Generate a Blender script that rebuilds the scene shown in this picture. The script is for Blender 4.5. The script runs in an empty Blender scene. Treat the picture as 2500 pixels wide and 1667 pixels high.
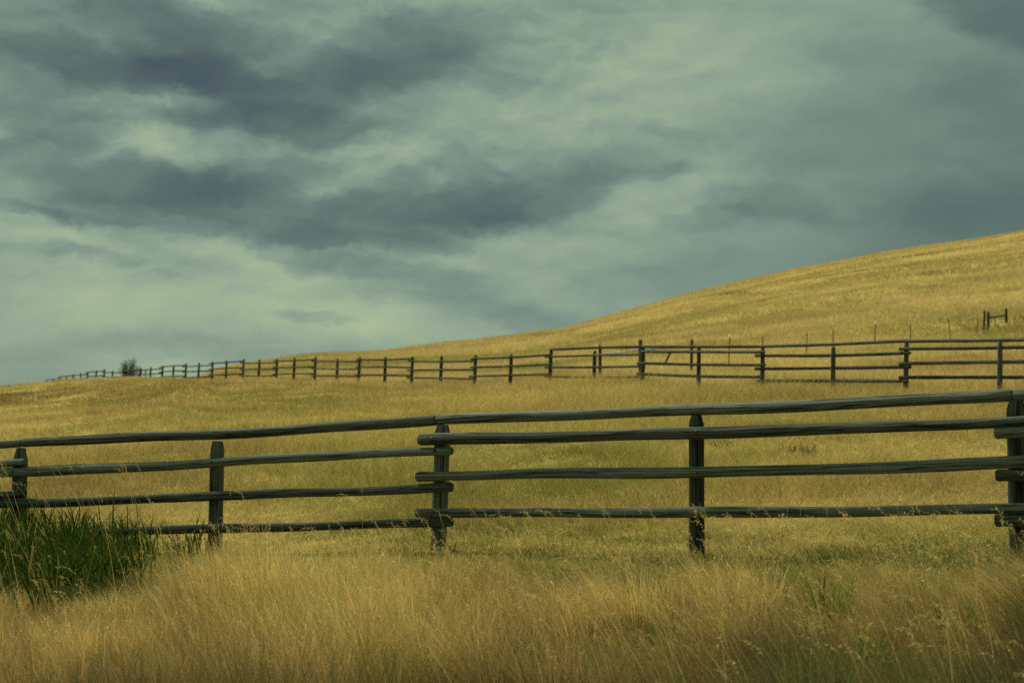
import bpy, bmesh, math, random
import numpy as np
from mathutils import Vector, Matrix

rng = np.random.default_rng(11)
random.seed(5)
C = bpy.context.scene.collection
SC = bpy.context.scene

# ------------------------------------------------------------------ camera model
F = 3434.0                      # focal length in photo pixels (2500 px wide)
PHI = math.atan(166.5 / F)      # upward pitch
CP, SP = math.cos(PHI), math.sin(PHI)
CAMZ = 1.6


def ray(x, y):
    a = (x - 1250.0) / F
    b = (833.5 - y) / F
    return a, CP - b * SP, SP + b * CP


def at(x, y, Y):
    dx, dy, dz = ray(x, y)
    k = Y / dy
    return Vector((dx * k, Y, CAMZ + dz * k))


def tv(x, y):
    dx, dy, dz = ray(x, y)
    return dx / dy, dz / dy


def project(X, Y, Z):
    z = Z - CAMZ
    d = Y * CP + z * SP
    u = -Y * SP + z * CP
    return 1250 + F * X / d, 833.5 - F * u / d


# ------------------------------------------------------------------ small helpers
def value_noise(shape=256, seed=0):
    g = np.random.default_rng(seed).random((shape, shape))

    def f(x, y):
        x = np.asarray(x, float); y = np.asarray(y, float)
        xi = np.floor(x).astype(int); yi = np.floor(y).astype(int)
        fx = x - xi; fy = y - yi
        fx = fx * fx * (3 - 2 * fx); fy = fy * fy * (3 - 2 * fy)
        x0 = xi % shape; x1 = (xi + 1) % shape; y0 = yi % shape; y1 = (yi + 1) % shape
        return (g[y0, x0] * (1 - fx) + g[y0, x1] * fx) * (1 - fy) + (g[y1, x0] * (1 - fx) + g[y1, x1] * fx) * fy
    return f


def fbm(f, x, y, o=4):
    s = 0; a = .5; t = 0
    for k in range(o):
        s = s + a * f(x * 2 ** k + 17 * k, y * 2 ** k + 31 * k); t += a; a *= .55
    return s / t


N1, N2, N3, N4 = (value_noise(256, s) for s in (1, 2, 3, 4))


def sm(a, b, x):
    t = np.clip((x - a) / (b - a), 0, 1)
    return t * t * (3 - 2 * t)


def lin(c):
    return tuple((v / 255 / 12.92) if v / 255 <= .04045 else ((v / 255 + .055) / 1.055) ** 2.4 for v in c)


def props(o, label=None, cat=None, group=None, kind=None):
    if label: o['label'] = label
    if cat: o['category'] = cat
    if group: o['group'] = group
    if kind: o['kind'] = kind
    return o


def empty(name, loc, label, cat, group=None):
    o = bpy.data.objects.new(name, None)
    C.objects.link(o); o.location = loc
    return props(o, label, cat, group)


def mesh_obj(name, verts, faces, mat, parent=None, uvs=None, smooth=True):
    me = bpy.data.meshes.new(name)
    if parent is not None:
        L = parent
        off = Vector((0, 0, 0))
        while L is not None:
            off += L.location; L = L.parent
        verts = [tuple(Vector(v) - off) for v in verts]
    me.from_pydata([tuple(v) for v in verts], [], [tuple(int(i) for i in f) for f in faces])
    if uvs is not None:
        ul = me.uv_layers.new(name='grain')
        flat = np.zeros((len(me.loops), 2))
        k = 0
        for f, u in zip(faces, uvs):
            for q in u:
                flat[k] = q; k += 1
        ul.data.foreach_set('uv', flat.ravel())
    if smooth:
        me.polygons.foreach_set('use_smooth', [True] * len(me.polygons))
    me.update()
    me.materials.append(mat)
    o = bpy.data.objects.new(name, me)
    C.objects.link(o)
    o.parent = parent
    return o


def log_geo(pts, rad, sides=14, lump=.06, seed=0, bevel=.25, flat=0.0):
    """a rough round log swept along a polyline: verts, faces, uvs (u = metres along, v = metres around)"""
    r = np.random.default_rng(seed)
    pts = [Vector(p) for p in pts]
    n = len(pts)
    rad = [rad] * n if np.isscalar(rad) else list(rad)
    # end bevels
    d0 = (pts[1] - pts[0]).normalized(); d1 = (pts[-1] - pts[-2]).normalized()
    bl0 = rad[0] * bevel; bl1 = rad[-1] * bevel
    P = [pts[0], pts[0] + d0 * bl0] + pts[1:-1] + [pts[-1] - d1 * bl1, pts[-1]]
    R = [rad[0] * (1 - .55 * bevel), rad[0]] + rad[1:-1] + [rad[-1], rad[-1] * (1 - .55 * bevel)]
    V, Fc, U = [], [], []
    L = 0; prev = None
    ph = r.random(6) * 6.28
    u0 = r.random() * 30; v0 = r.random() * 30
    lens = []
    for i, (p, q) in enumerate(zip(P, R)):
        if i: L += (p - P[i - 1]).length
        lens.append(L)
        if i == 0: t = (P[1] - P[0])
        elif i == len(P) - 1: t = P[-1] - P[-2]
        else: t = P[i + 1] - P[i - 1]
        t.normalize()
        ref = Vector((0, 1, 0)) if abs(t.y) < .9 else Vector((1, 0, 0))
        a = t.cross(ref).normalized(); b = a.cross(t).normalized()
        for k in range(sides):
            th = 6.28318 * k / sides
            w = 1 + lump * (.6 * math.sin(2 * th + ph[0] + .7 * L) + .4 * math.sin(3 * th + ph[1] - 1.3 * L)) + lump * .5 * math.sin(2.1 * L + ph[2])
            w += r.normal() * lump * .22
            V.append(p + (a * math.cos(th) + b * math.sin(th)) * q * w)
    m = len(P)
    for i in range(m - 1):
        for k in range(sides):
            k2 = (k + 1) % sides
            Fc.append((i * sides + k, i * sides + k2, (i + 1) * sides + k2, (i + 1) * sides + k))
            c0 = v0 + k / sides; c1 = v0 + (k + 1) / sides
            U.append(((u0 + lens[i], c0), (u0 + lens[i], c1), (u0 + lens[i + 1], c1), (u0 + lens[i + 1], c0)))
    Fc.append(tuple(range(sides))[::-1]); U.append([(u0 + .02 * math.cos(6.28 * k / sides), v0 + .3 * math.sin(6.28 * k / sides)) for k in range(sides)][::-1])
    b0 = (m - 1) * sides
    Fc.append(tuple(range(b0, b0 + sides))); U.append([(u0 + .02 * math.cos(6.28 * k / sides), v0 + .3 * math.sin(6.28 * k / sides)) for k in range(sides)])
    return V, Fc, U


def resample(pts, n):
    """smooth Catmull-Rom resample of a polyline"""
    pts = [np.array(p) for p in pts]
    s = [0]
    for a, b in zip(pts, pts[1:]): s.append(s[-1] + np.linalg.norm(b - a))
    s = np.array(s); P = np.array(pts)
    t = np.linspace(0, s[-1], n)
    out = np.zeros((n, 3))
    for c in range(3):
        m = np.gradient(P[:, c], s) if len(s) > 1 else [0, 0]
        k = np.clip(np.searchsorted(s, t) - 1, 0, len(s) - 2)
        h = s[k + 1] - s[k]; u = (t - s[k]) / h
        out[:, c] = ((2 * u ** 3 - 3 * u ** 2 + 1) * P[k, c] + (u ** 3 - 2 * u ** 2 + u) * h * m[k]
                     + (-2 * u ** 3 + 3 * u ** 2) * P[k + 1, c] + (u ** 3 - u ** 2) * h * m[k + 1])
    return [Vector(p) for p in out]


# ------------------------------------------------------------------ fence layout
DN_X = np.array([-900, -400, 45, 525, 1080, 1700, 2480, 3537, 4800.])
DN_D = np.array([19.6, 17.6, 16.35, 15.2, 13.96, 12.43, 10.93, 9.4, 7.9])


def dn(x):
    return 1 / np.interp(x, DN_X, 1 / DN_D)


FARX = [2640, 2440, 2212, 2033, 1861, 1705, 1569, 1451, 1344, 1247, 1160, 1077, 1006, 940, 877, 823, 769, 718, 675, 632, 594, 552, 518,
        485, 453, 423, 396, 367, 343, 322, 302, 274, 254, 234, 213, 196, 178, 161, 146, 129, 113]
FAR_TOP = [836, 834, 835, 846, 849, 848, 848, 856, 852, 865, 867, 869, 870, 871, 871, 875, 871, 873, 876, 878, 876, 879, 882,
           885, 887, 891, 892, 895, 897, 900, 903, 904, 901, 904, 907, 910, 913, 918, 920, 924, 928]
# rails: (index right post, index left post, [(x,y) right end, (x,y) left end] per row from the top)
FAR_RAILS = [
    (0, 2, 'cap', (2650, 826), (2205, 832.8)), (0, 2, 'r', (2655, 843.5), (2196, 852)), (0, 2, 'r', (2655, 880), (2195, 887.6)), (0, 2, 'r', (2655, 922), (2195, 921)),
    (2, 4, 'cap', (2204, 832.6), (1856, 846)), (2, 4, 'r', (2222, 861.6), (1844, 868.4)), (2, 4, 'r', (2223, 895.6), (1844, 900.3)), (2, 4, 'r', (2216, 930), (1850, 930)),
    (4, 6, 'cap', (1855, 846), (1567, 846.4)), (4, 6, 'r', (1866, 859.5), (1566, 858.5)), (4, 6, 'r', (1868, 891), (1556, 886.5)), (4, 6, 'r', (1862, 920), (1556, 912.7)),
    (6, 8, 'cap', (1566, 846.4), (1343, 853.5)), (6, 8, 'r', (1573, 865.5), (1331, 871)), (6, 8, 'r', (1574, 894), (1331, 897)), (6, 8, 'r', (1571, 920), (1330, 919)),
    (8, 10, 'r', (1347, 866), (1150, 876)), (8, 10, 'r', (1346, 889.5), (1149, 896.5)), (8, 10, 'r', (1345, 914), (1146, 919)),
    (10, 12, 'r', (1163, 881), (997, 881.5)), (10, 12, 'r', (1161, 902.5), (995, 903.5)), (10, 12, 'r', (1158, 925), (994, 922)),
    (12, 14, 'r', (1010, 875.5), (870, 878)), (12, 14, 'r', (1008, 897.5), (869, 896)), (12, 14, 'r', (1006, 917), (868, 915.5)),
    (14, 16, 'r', (881, 883), (762, 881)), (14, 16, 'r', (880, 901), (761, 899)), (14, 16, 'r', (879, 919), (760, 917)),
    (16, 18, 'r', (773, 877.5), (668, 881.5)), (16, 18, 'r', (772, 895.5), (667, 897.6)), (16, 18, 'r', (771, 912), (666, 914)),
    (18, 20, 'r', (678, 885.8), (587, 885.6)), (18, 20, 'r', (677, 901.7), (586, 901)), (18, 20, 'r', (676, 917), (586, 916.6)),
    (20, 22, 'r', (597, 881.3), (512, 887.4)), (20, 22, 'r', (596, 897.6), (511, 902)), (20, 22, 'r', (595, 912.6), (511, 915.5)),
    (22, 24, 'r', (521, 891.5), (446, 895)), (22, 24, 'r', (520, 905.5), (446, 908)), (22, 24, 'r', (519, 919), (446, 921)),
    (24, 26, 'r', (456, 891.5), (389, 897)), (24, 26, 'r', (455, 904.8), (389, 908.6)), (24, 26, 'r', (454, 918), (389, 921)),
    (26, 28, 'r', (399, 900), (338, 904.8)), (26, 28, 'r', (398, 911.5), (338, 914.5)),
    (28, 30, 'r', (346, 901.4), (297, 907)), (28, 30, 'r', (345, 912.5), (297, 918)),
    (30, 32, 'r', (305, 909.5), (250, 908.3)), (30, 32, 'r', (304, 920.7), (250, 919.5)),
    (32, 34, 'r', (257, 905), (208, 910.6)), (32, 34, 'r', (256, 916.5), (208, 920.8)),
    (34, 36, 'r', (216, 913.7), (174, 918.8)), (34, 36, 'r', (215, 924), (174, 928)),
    (36, 38, 'r', (180, 916.5), (142, 922.4)), (36, 38, 'r', (180, 926), (142, 931)),
    (38, 40, 'r', (148, 924), (111, 928.9)), (38, 40, 'r', (148, 933), (111, 938)),
]
SPAN = 2.85
farD = [None] * len(FARX)
farD[1] = 37.0


def step(x0, D0, x1, sign):
    X0 = (x0 - 1250) * D0 / F
    lo, hi = (D0, D0 + SPAN) if sign > 0 else (D0 - SPAN, D0)
    for _ in range(60):
        m = (lo + hi) / 2
        d = math.hypot((x1 - 1250) * m / F - X0, m - D0)
        if sign > 0:
            if d < SPAN: lo = m
            else: hi = m
        else:
            if d < SPAN: hi = m
            else: lo = m
    return (lo + hi) / 2


for i in range(2, len(FARX)):
    farD[i] = step(FARX[i - 1], farD[i - 1], FARX[i], 1)
# smooth the measured spacings so that the line of posts runs evenly
fd = np.array(farD[1:], float)
ker = np.array([1, 2, 3, 2, 1]) / 9
pad = np.concatenate([2 * fd[0] - fd[2:0:-1], fd, 2 * fd[-1] - fd[-2:-4:-1]])
fd = np.convolve(pad, ker, 'valid')
farD[1:] = list(fd)
farD[0] = 35.2
_o = np.argsort(FARX)
DF_X = np.array(FARX)[_o]; DF_D = np.array(farD)[_o]


def df(x):
    return 1 / np.interp(x, DF_X, 1 / DF_D)


# ground height under the far fence, read from the lowest measured rail of each bay
base_pts = []
for (i0, i1, kind, a, b) in FAR_RAILS:
    pass
bays = {}
for r in FAR_RAILS: bays.setdefault((r[0], r[1]), []).append(r)
for (i0, i1), rows in bays.items():
    low = rows[-1]
    n = len([q for q in rows if q[2] == 'r'])
    off = .46 if n == 3 else .84
    for (x, y) in (low[3], low[4]):
        D = float(df(x))
        z = at(x, y, D).z - off
        base_pts.append((x, z))
base_pts.sort()
BX = np.array([p[0] for p in base_pts]); BZ = np.array([p[1] for p in base_pts])
_xs = np.linspace(60, 2660, 131)
_raw = np.interp(_xs, BX, BZ)
_k = np.hanning(9); _k /= _k.sum()
_raw = np.convolve(np.pad(_raw, 4, mode='edge'), _k, 'valid')

# ------------------------------------------------------------------ terrain
SKY = np.array([(-600, 955), (0, 941), (130, 930), (254, 922), (395, 912), (480, 908), (520, 902), (555, 893), (600, 884), (643, 876), (700, 867), (769, 858), (820, 855), (888, 857),
                (942, 855), (998, 848), (1090, 837), (1156, 831), (1250, 819), (1307, 809), (1387, 797), (1480, 769), (1594, 738), (1709, 706), (1824, 680), (1939, 654), (2054, 634),
                (2168, 611), (2283, 594), (2398, 579), (2500, 561), (2800, 528), (3200, 500)], float)
CREST = np.array([(-600, 953), (0, 936), (113, 927.5), (200, 923.3), (254, 920.5), (330, 916), (395, 911), (453, 911)], float)
SKYD = np.array([(-600, 150), (400, 150), (600, 150), (770, 155), (1000, 175), (1250, 215), (1600, 255), (2500, 290), (3200, 320)], float)
NB = np.array([(-900, 1310), (45, 1333), (525, 1345), (1080, 1342), (1700, 1362), (2480, 1378), (3400, 1395)], float)

NCOL_T = np.linspace(-.84, .84, 673)
LOGD = np.concatenate([np.linspace(math.log(1.2), math.log(6), 14)[:-1], np.linspace(math.log(6), math.log(330), 250), np.linspace(math.log(330), math.log(4000), 26)[1:]])


def column(t):
    x = 1250 + t * F * 1.003
    Dn_, Df_ = float(dn(x)), float(df(np.clip(x, 60, 2660)))
    zn = at(x, float(np.interp(x, NB[:, 0], NB[:, 1])), Dn_).z
    zf = float(np.interp(x, _xs, _raw))
    left = float(1 - sm(400, 560, x))
    Dc = .87 * Df_
    # crest seen in front of the left part of the far fence (its grass stands about .25 m above the ground)
    zc_left = at(x, float(np.interp(x, CREST[:, 0], CREST[:, 1])), Dc).z - .40
    zc_right = zn + (zf - zn) * (Dc - Dn_) / (Df_ - Dn_) - .06
    zc = zc_left * left + zc_right * (1 - left)
    Ds = float(np.interp(x, SKYD[:, 0], SKYD[:, 1]))
    ys = float(np.interp(x, SKY[:, 0], SKY[:, 1]))
    zs = at(x, ys, Ds).z - .3
    hill = float(sm(400, 520, x))
    zs = zs * hill + (1 - hill) * (zf - 4.0)
    zmid = zn + (zc - zn) * .40
    Dm = Dn_ + (Dc - Dn_) * .40
    ds = [1.2, 5.0, Dn_ * .68, Dn_, Dm, Dc, Df_, Ds, Ds * 2.2, 4000]
    zz = [-.25, -.2, zn - .22, zn, zmid + .05, zc, zf, zs, zs + (-2 if hill > .5 else -8), -40 + 30 * hill]
    vv = [(z - CAMZ) / d for z, d in zip(zz, ds)]
    return np.log(ds), np.array(vv)


def pchip(x, y, q):
    h = np.diff(x); d = np.diff(y) / h
    m = np.zeros_like(y)
    for i in range(1, len(x) - 1):
        if d[i - 1] * d[i] > 0:
            w1 = 2 * h[i] + h[i - 1]; w2 = h[i] + 2 * h[i - 1]
            m[i] = (w1 + w2) / (w1 / d[i - 1] + w2 / d[i])
    m[0] = d[0]; m[-1] = d[-1]
    k = np.clip(np.searchsorted(x, q) - 1, 0, len(x) - 2)
    u = (q - x[k]) / h[k]
    return ((2 * u ** 3 - 3 * u ** 2 + 1) * y[k] + (u ** 3 - 2 * u ** 2 + u) * h[k] * m[k]
            + (-2 * u ** 3 + 3 * u ** 2) * y[k + 1] + (u ** 3 - u ** 2) * h[k] * m[k + 1])


ZG = np.zeros((len(NCOL_T), len(LOGD)))
for i, t in enumerate(NCOL_T):
    a, b = column(t)
    ZG[i] = CAMZ + pchip(a, b, LOGD) * np.exp(LOGD)
# soften across columns
_k = np.hanning(9); _k /= _k.sum()
ZG = np.apply_along_axis(lambda c: np.convolve(np.pad(c, 4, mode='edge'), _k, 'valid'), 0, ZG)
_D = np.exp(LOGD)[None, :]; _X = NCOL_T[:, None] * _D
ZG += (fbm(N1, _X / 3.1, _D / 3.1, 3) - .5) * .16 * sm(5, 20, _D) * (1 - sm(55, 90, _D))
ZG += (fbm(N2, _X / 26 + 3, _D / 17, 3) - .5) * 1.5 * sm(60, 120, _D) * (1 - sm(150, 230, _D) * .7)


def ground(X, Y):
    X = np.asarray(X, float); Y = np.asarray(Y, float)
    t = np.clip(X / np.maximum(Y, .01), NCOL_T[0], NCOL_T[-1])
    ti = (t - NCOL_T[0]) / (NCOL_T[1] - NCOL_T[0])
    i = np.clip(ti.astype(int), 0, len(NCOL_T) - 2); fi = ti - i
    l = np.log(np.maximum(Y, 1.2))
    j = np.clip(np.searchsorted(LOGD, l) - 1, 0, len(LOGD) - 2)
    fj = (l - LOGD[j]) / (LOGD[j + 1] - LOGD[j])
    return (ZG[i, j] * (1 - fi) + ZG[i + 1, j] * fi) * (1 - fj) + (ZG[i, j + 1] * (1 - fi) + ZG[i + 1, j + 1] * fi) * fj


def gz(X, Y):
    return float(ground(np.array([X]), np.array([Y]))[0])


# ------------------------------------------------------------------ materials
def new_mat(name):
    m = bpy.data.materials.new(name); m.use_nodes = True
    nt = m.node_tree; nt.nodes.clear()
    return m, nt, nt.nodes, nt.links


def nd(nodes, kind, **kw):
    n = nodes.new(kind)
    for k, v in kw.items():
        if k == 'op': n.operation = v
        else: setattr(n, k, v)
    return n


def wood_material(name, dark, light, green):
    m, nt, n, l = new_mat(name)
    out = n.new('ShaderNodeOutputMaterial'); bs = n.new('ShaderNodeBsdfPrincipled')
    uv = n.new('ShaderNodeUVMap'); uv.uv_map = 'grain'
    mp = n.new('ShaderNodeMapping'); mp.inputs['Scale'].default_value = (2.2, 26, 1)
    l.new(uv.outputs[0], mp.inputs[0])
    g = n.new('ShaderNodeTexNoise'); g.inputs['Scale'].default_value = 1; g.inputs['Detail'].default_value = 6; g.inputs['Roughness'].default_value = .65
    l.new(mp.outputs[0], g.inputs['Vector'])
    mp2 = n.new('ShaderNodeMapping'); mp2.inputs['Scale'].default_value = (.55, 9, 1)
    l.new(uv.outputs[0], mp2.inputs[0])
    ck = n.new('ShaderNodeTexNoise'); ck.inputs['Scale'].default_value = 1; ck.inputs['Detail'].default_value = 3; ck.inputs['Distortion'].default_value = .4
    l.new(mp2.outputs[0], ck.inputs['Vector'])
    # long drying cracks: thin band where the noise crosses its middle
    ab = nd(n, 'ShaderNodeMath', op='SUBTRACT'); ab.inputs[1].default_value = .5; l.new(ck.outputs[0], ab.inputs[0])
    ab2 = nd(n, 'ShaderNodeMath', op='ABSOLUTE'); l.new(ab.outputs[0], ab2.inputs[0])
    cr = n.new('ShaderNodeMapRange'); cr.inputs[1].default_value = .0; cr.inputs[2].default_value = .042; l.new(ab2.outputs[0], cr.inputs[0])
    mp3 = n.new('ShaderNodeMapping'); mp3.inputs['Scale'].default_value = (1.1, 2.2, 1); l.new(uv.outputs[0], mp3.inputs[0])
    pt = n.new('ShaderNodeTexNoise'); pt.inputs['Scale'].default_value = 1; pt.inputs['Detail'].default_value = 4
    l.new(mp3.outputs[0], pt.inputs['Vector'])
    rp = n.new('ShaderNodeValToRGB')
    rp.color_ramp.elements[0].position = .36; rp.color_ramp.elements[0].color = (*dark, 1)
    rp.color_ramp.elements[1].position = .66; rp.color_ramp.elements[1].color = (*light, 1)
    l.new(g.outputs[0], rp.inputs[0])
    mx = n.new('ShaderNodeMixRGB'); mx.blend_type = 'MIX'; mx.inputs[2].default_value = (*green, 1)
    mr = n.new('ShaderNodeMapRange'); mr.inputs[1].default_value = .42; mr.inputs[2].default_value = .68; mr.inputs[4].default_value = .75
    l.new(pt.outputs[0], mr.inputs[0]); l.new(mr.outputs[0], mx.inputs[0]); l.new(rp.outputs[0], mx.inputs[1])
    mul = n.new('ShaderNodeMixRGB'); mul.blend_type = 'MULTIPLY'; mul.inputs[0].default_value = .88
    l.new(mx.outputs[0], mul.inputs[1]); l.new(cr.outputs[0], mul.inputs[2])
    oi = n.new('ShaderNodeObjectInfo')
    hv = n.new('ShaderNodeMapRange'); hv.inputs[3].default_value = .60; hv.inputs[4].default_value = 1.38; l.new(oi.outputs['Random'], hv.inputs[0])
    # scattered knots
    mp4 = n.new('ShaderNodeMapping'); mp4.inputs['Scale'].default_value = (1.5, 5, 1); l.new(uv.outputs[0], mp4.inputs[0])
    vo = n.new('ShaderNodeTexVoronoi'); vo.inputs['Scale'].default_value = 1; l.new(mp4.outputs[0], vo.inputs['Vector'])
    kn = n.new('ShaderNodeMapRange'); kn.inputs[1].default_value = .05; kn.inputs[2].default_value = .14; kn.inputs[3].default_value = .35; l.new(vo.outputs['Distance'], kn.inputs[0])
    mul2 = n.new('ShaderNodeMixRGB'); mul2.blend_type = 'MULTIPLY'; mul2.inputs[0].default_value = .9
    l.new(mul.outputs[0], mul2.inputs[1]); l.new(kn.outputs[0], mul2.inputs[2])
    hs = n.new('ShaderNodeHueSaturation'); l.new(hv.outputs[0], hs.inputs['Value']); l.new(mul2.outputs[0], hs.inputs['Color'])
    l.new(hs.outputs[0], bs.inputs['Base Color'])
    bs.inputs['Roughness'].default_value = .82; bs.inputs['Specular IOR Level'].default_value = .08
    bsum = nd(n, 'ShaderNodeMath', op='MULTIPLY_ADD'); l.new(cr.outputs[0], bsum.inputs[0]); bsum.inputs[1].default_value = 1.6; l.new(g.outputs[0], bsum.inputs[2])
    bp = n.new('ShaderNodeBump'); bp.inputs['Strength'].default_value = .7; bp.inputs['Distance'].default_value = .010
    l.new(bsum.outputs[0], bp.inputs['Height']); l.new(bp.outputs[0], bs.inputs['Normal'])
    l.new(bs.outputs[0], out.inputs[0])
    return m


def plain_material(name, col, rough=.7, metal=0., var=.25, scale=14.):
    m, nt, n, l = new_mat(name)
    out = n.new('ShaderNodeOutputMaterial'); bs = n.new('ShaderNodeBsdfPrincipled')
    tc = n.new('ShaderNodeTexCoord'); nz = n.new('ShaderNodeTexNoise'); nz.inputs['Scale'].default_value = scale; nz.inputs['Detail'].default_value = 4
    l.new(tc.outputs['Object'], nz.inputs['Vector'])
    rp = n.new('ShaderNodeValToRGB')
    rp.color_ramp.elements[0].position = .3; rp.color_ramp.elements[0].color = (*[c * (1 - var) for c in col], 1)
    rp.color_ramp.elements[1].position = .7; rp.color_ramp.elements[1].color = (*[min(1, c * (1 + var)) for c in col], 1)
    l.new(nz.outputs[0], rp.inputs[0]); l.new(rp.outputs[0], bs.inputs['Base Color'])
    bs.inputs['Roughness'].default_value = rough; bs.inputs['Metallic'].default_value = metal
    l.new(bs.outputs[0], out.inputs[0])
    return m


def blade_material(name, col=None, trans=.38, var=(.62, 1.3)):
    """thin plant matter; colour from the per-plant 'tint' or fixed, varied blade by blade with 'bl'"""
    m, nt, n, l = new_mat(name)
    out = n.new('ShaderNodeOutputMaterial')
    bl = n.new('ShaderNodeAttribute'); bl.attribute_name = 'bl'; bl.attribute_type = 'GEOMETRY'
    mr = n.new('ShaderNodeMapRange'); mr.inputs[3].default_value = var[0]; mr.inputs[4].default_value = var[1]; l.new(bl.outputs['Fac'], mr.inputs[0])
    hs = n.new('ShaderNodeHueSaturation'); l.new(mr.outputs[0], hs.inputs['Value'])
    h2 = n.new('ShaderNodeMapRange'); h2.inputs[3].default_value = .5 if col is None else .515; h2.inputs[4].default_value = .485; l.new(bl.outputs['Fac'], h2.inputs[0]); l.new(h2.outputs[0], hs.inputs['Hue'])
    if col is None:
        tn = n.new('ShaderNodeAttribute'); tn.attribute_name = 'tint'; tn.attribute_type = 'GEOMETRY'
        l.new(tn.outputs['Color'], hs.inputs['Color'])
    else:
        hs.inputs['Color'].default_value = (*col, 1)
    df_ = n.new('ShaderNodeBsdfDiffuse'); tr = n.new('ShaderNodeBsdfTranslucent'); mx = n.new('ShaderNodeMixShader'); mx.inputs[0].default_value = trans
    l.new(hs.outputs[0], df_.inputs[0]); l.new(hs.outputs[0], tr.inputs[0])
    l.new(df_.outputs[0], mx.inputs[1]); l.new(tr.outputs[0], mx.inputs[2]); l.new(mx.outputs[0], out.inputs[0])
    return m


WOOD = wood_material('weathered_wood', (.052, .058, .047), (.145, .158, .130), (.074, .094, .070))
WOOD_FAR = wood_material('weathered_wood_far', (.045, .050, .040), (.110, .118, .095), (.070, .085, .060))
BOLT = plain_material('bolt_steel', (.05, .042, .034), .7, .4)
RUST = plain_material('rusty_steel', (.085, .060, .045), .8, .2)
WIRE = plain_material('pale_wire', (.42, .44, .36), .5, .3)
WHITE = plain_material('white_paint', (.8, .8, .74), .6, 0, .05)
GRASS = blade_material('grass_blade', None, .30, (1, 1))

m, nt, n, l = new_mat('dry_ground')
out = n.new('ShaderNodeOutputMaterial'); bs = n.new('ShaderNodeBsdfDiffuse')
geo = n.new('ShaderNodeNewGeometry')
mpa = n.new('ShaderNodeMapping'); mpa.inputs['Scale'].default_value = (.05, .09, .05); l.new(geo.outputs['Position'], mpa.inputs[0])
na = n.new('ShaderNodeTexNoise'); na.inputs['Scale'].default_value = 1; na.inputs['Detail'].default_value = 8; na.inputs['Roughness'].default_value = .62; l.new(mpa.outputs[0], na.inputs['Vector'])
ra = n.new('ShaderNodeValToRGB')
for e, (p, c) in zip(ra.color_ramp.elements, ((.3, (.17, .125, .040)), (.72, (.38, .285, .085)))): e.position = p; e.color = (*c, 1)
e = ra.color_ramp.elements.new(.48); e.color = (.29, .215, .065, 1)
l.new(na.outputs[0], ra.inputs[0])
nb = n.new('ShaderNodeTexNoise'); nb.inputs['Scale'].default_value = 5; nb.inputs['Detail'].default_value = 6; l.new(geo.outputs['Position'], nb.inputs['Vector'])
rb = n.new('ShaderNodeMapRange'); rb.inputs[1].default_value = .3; rb.inputs[2].default_value = .7; rb.inputs[3].default_value = .7; rb.inputs[4].default_value = 1.15; l.new(nb.outputs[0], rb.inputs[0])
mm = n.new('ShaderNodeMixRGB'); mm.blend_type = 'MULTIPLY'; mm.inputs[0].default_value = 1; l.new(ra.outputs[0], mm.inputs[1]); l.new(rb.outputs[0], mm.inputs[2])
l.new(mm.outputs[0], bs.inputs[0]); l.new(bs.outputs[0], out.inputs[0])
GROUND = m

# ------------------------------------------------------------------ ground sheet (all round the camera, to the horizon)
az_f = np.arctan(NCOL_T)
rest = np.linspace(az_f[-1], 2 * math.pi + az_f[0], 50)[1:-1]
V, Fc = [], []
nring = len(LOGD)
EX = np.exp(LOGD)
cols = []
for i, t in enumerate(NCOL_T):
    cols.append([(t * d, d, z) for d, z in zip(EX, ZG[i])])
for a in rest:
    # blend the right edge of the hill into gentle flat ground behind the camera and back to the left edge
    w = (a - az_f[-1]) / (2 * math.pi + az_f[0] - az_f[-1])
    k = math.sqrt(1 + NCOL_T[-1] ** 2)
    zr = ZG[-1]; zl = ZG[0]
    wr = float(1 - sm(0, .3, w)); wl = float(sm(.7, 1, w)); wf = 1 - wr - wl
    z = zr * wr + zl * wl + np.minimum(-.2, -.2 - EX * .004) * wf
    cols.append([(math.sin(a) * d * k, math.cos(a) * d * k, zz) for d, zz in zip(EX, z)])
nc = len(cols)
for c in cols: V += c
for i in range(nc):
    i2 = (i + 1) % nc
    for j in range(nring - 1):
        Fc.append((i * nring + j, i2 * nring + j, i2 * nring + j + 1, i * nring + j + 1))
V.append((0, 0, -.25)); ci = len(V) - 1
for i in range(nc): Fc.append((i * nring, ci, ((i + 1) % nc) * nring))
g = mesh_obj('ground', V, Fc, GROUND)
# faces up
bm = bmesh.new(); bm.from_mesh(g.data)
bm.normal_update()
up = sum(f.normal.z for f in bm.faces)
if up < 0: bmesh.ops.reverse_faces(bm, faces=bm.faces)
bm.to_mesh(g.data); bm.free()
props(g, 'rolling dry grassland rising to a bare golden hill on the right', 'ground', None, 'structure')

# ------------------------------------------------------------------ near fence
fence = empty('log_fence', (0, 13.5, gz(0, 13.5)), 'near log fence of thick weathered rails crossing the picture behind the tall dry grass', 'fence')


def bolt(parent, p, r=.019):
    V, Fc = [], []
    N = 10
    for k, (rr, d) in enumerate(((1, .0), (1, .35), (.7, .75), (.0, .95))):
        for q in range(N):
            th = 6.283 * q / N
            V.append((p.x + r * rr * math.cos(th), p.y - r * d, p.z + r * rr * math.sin(th)))
    for k in range(3):
        for q in range(N):
            Fc.append((k * N + q, k * N + (q + 1) % N, (k + 1) * N + (q + 1) % N, (k + 1) * N + q))
    return mesh_obj('bolt', V, Fc, BOLT, parent)


SEED = [100]


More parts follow.
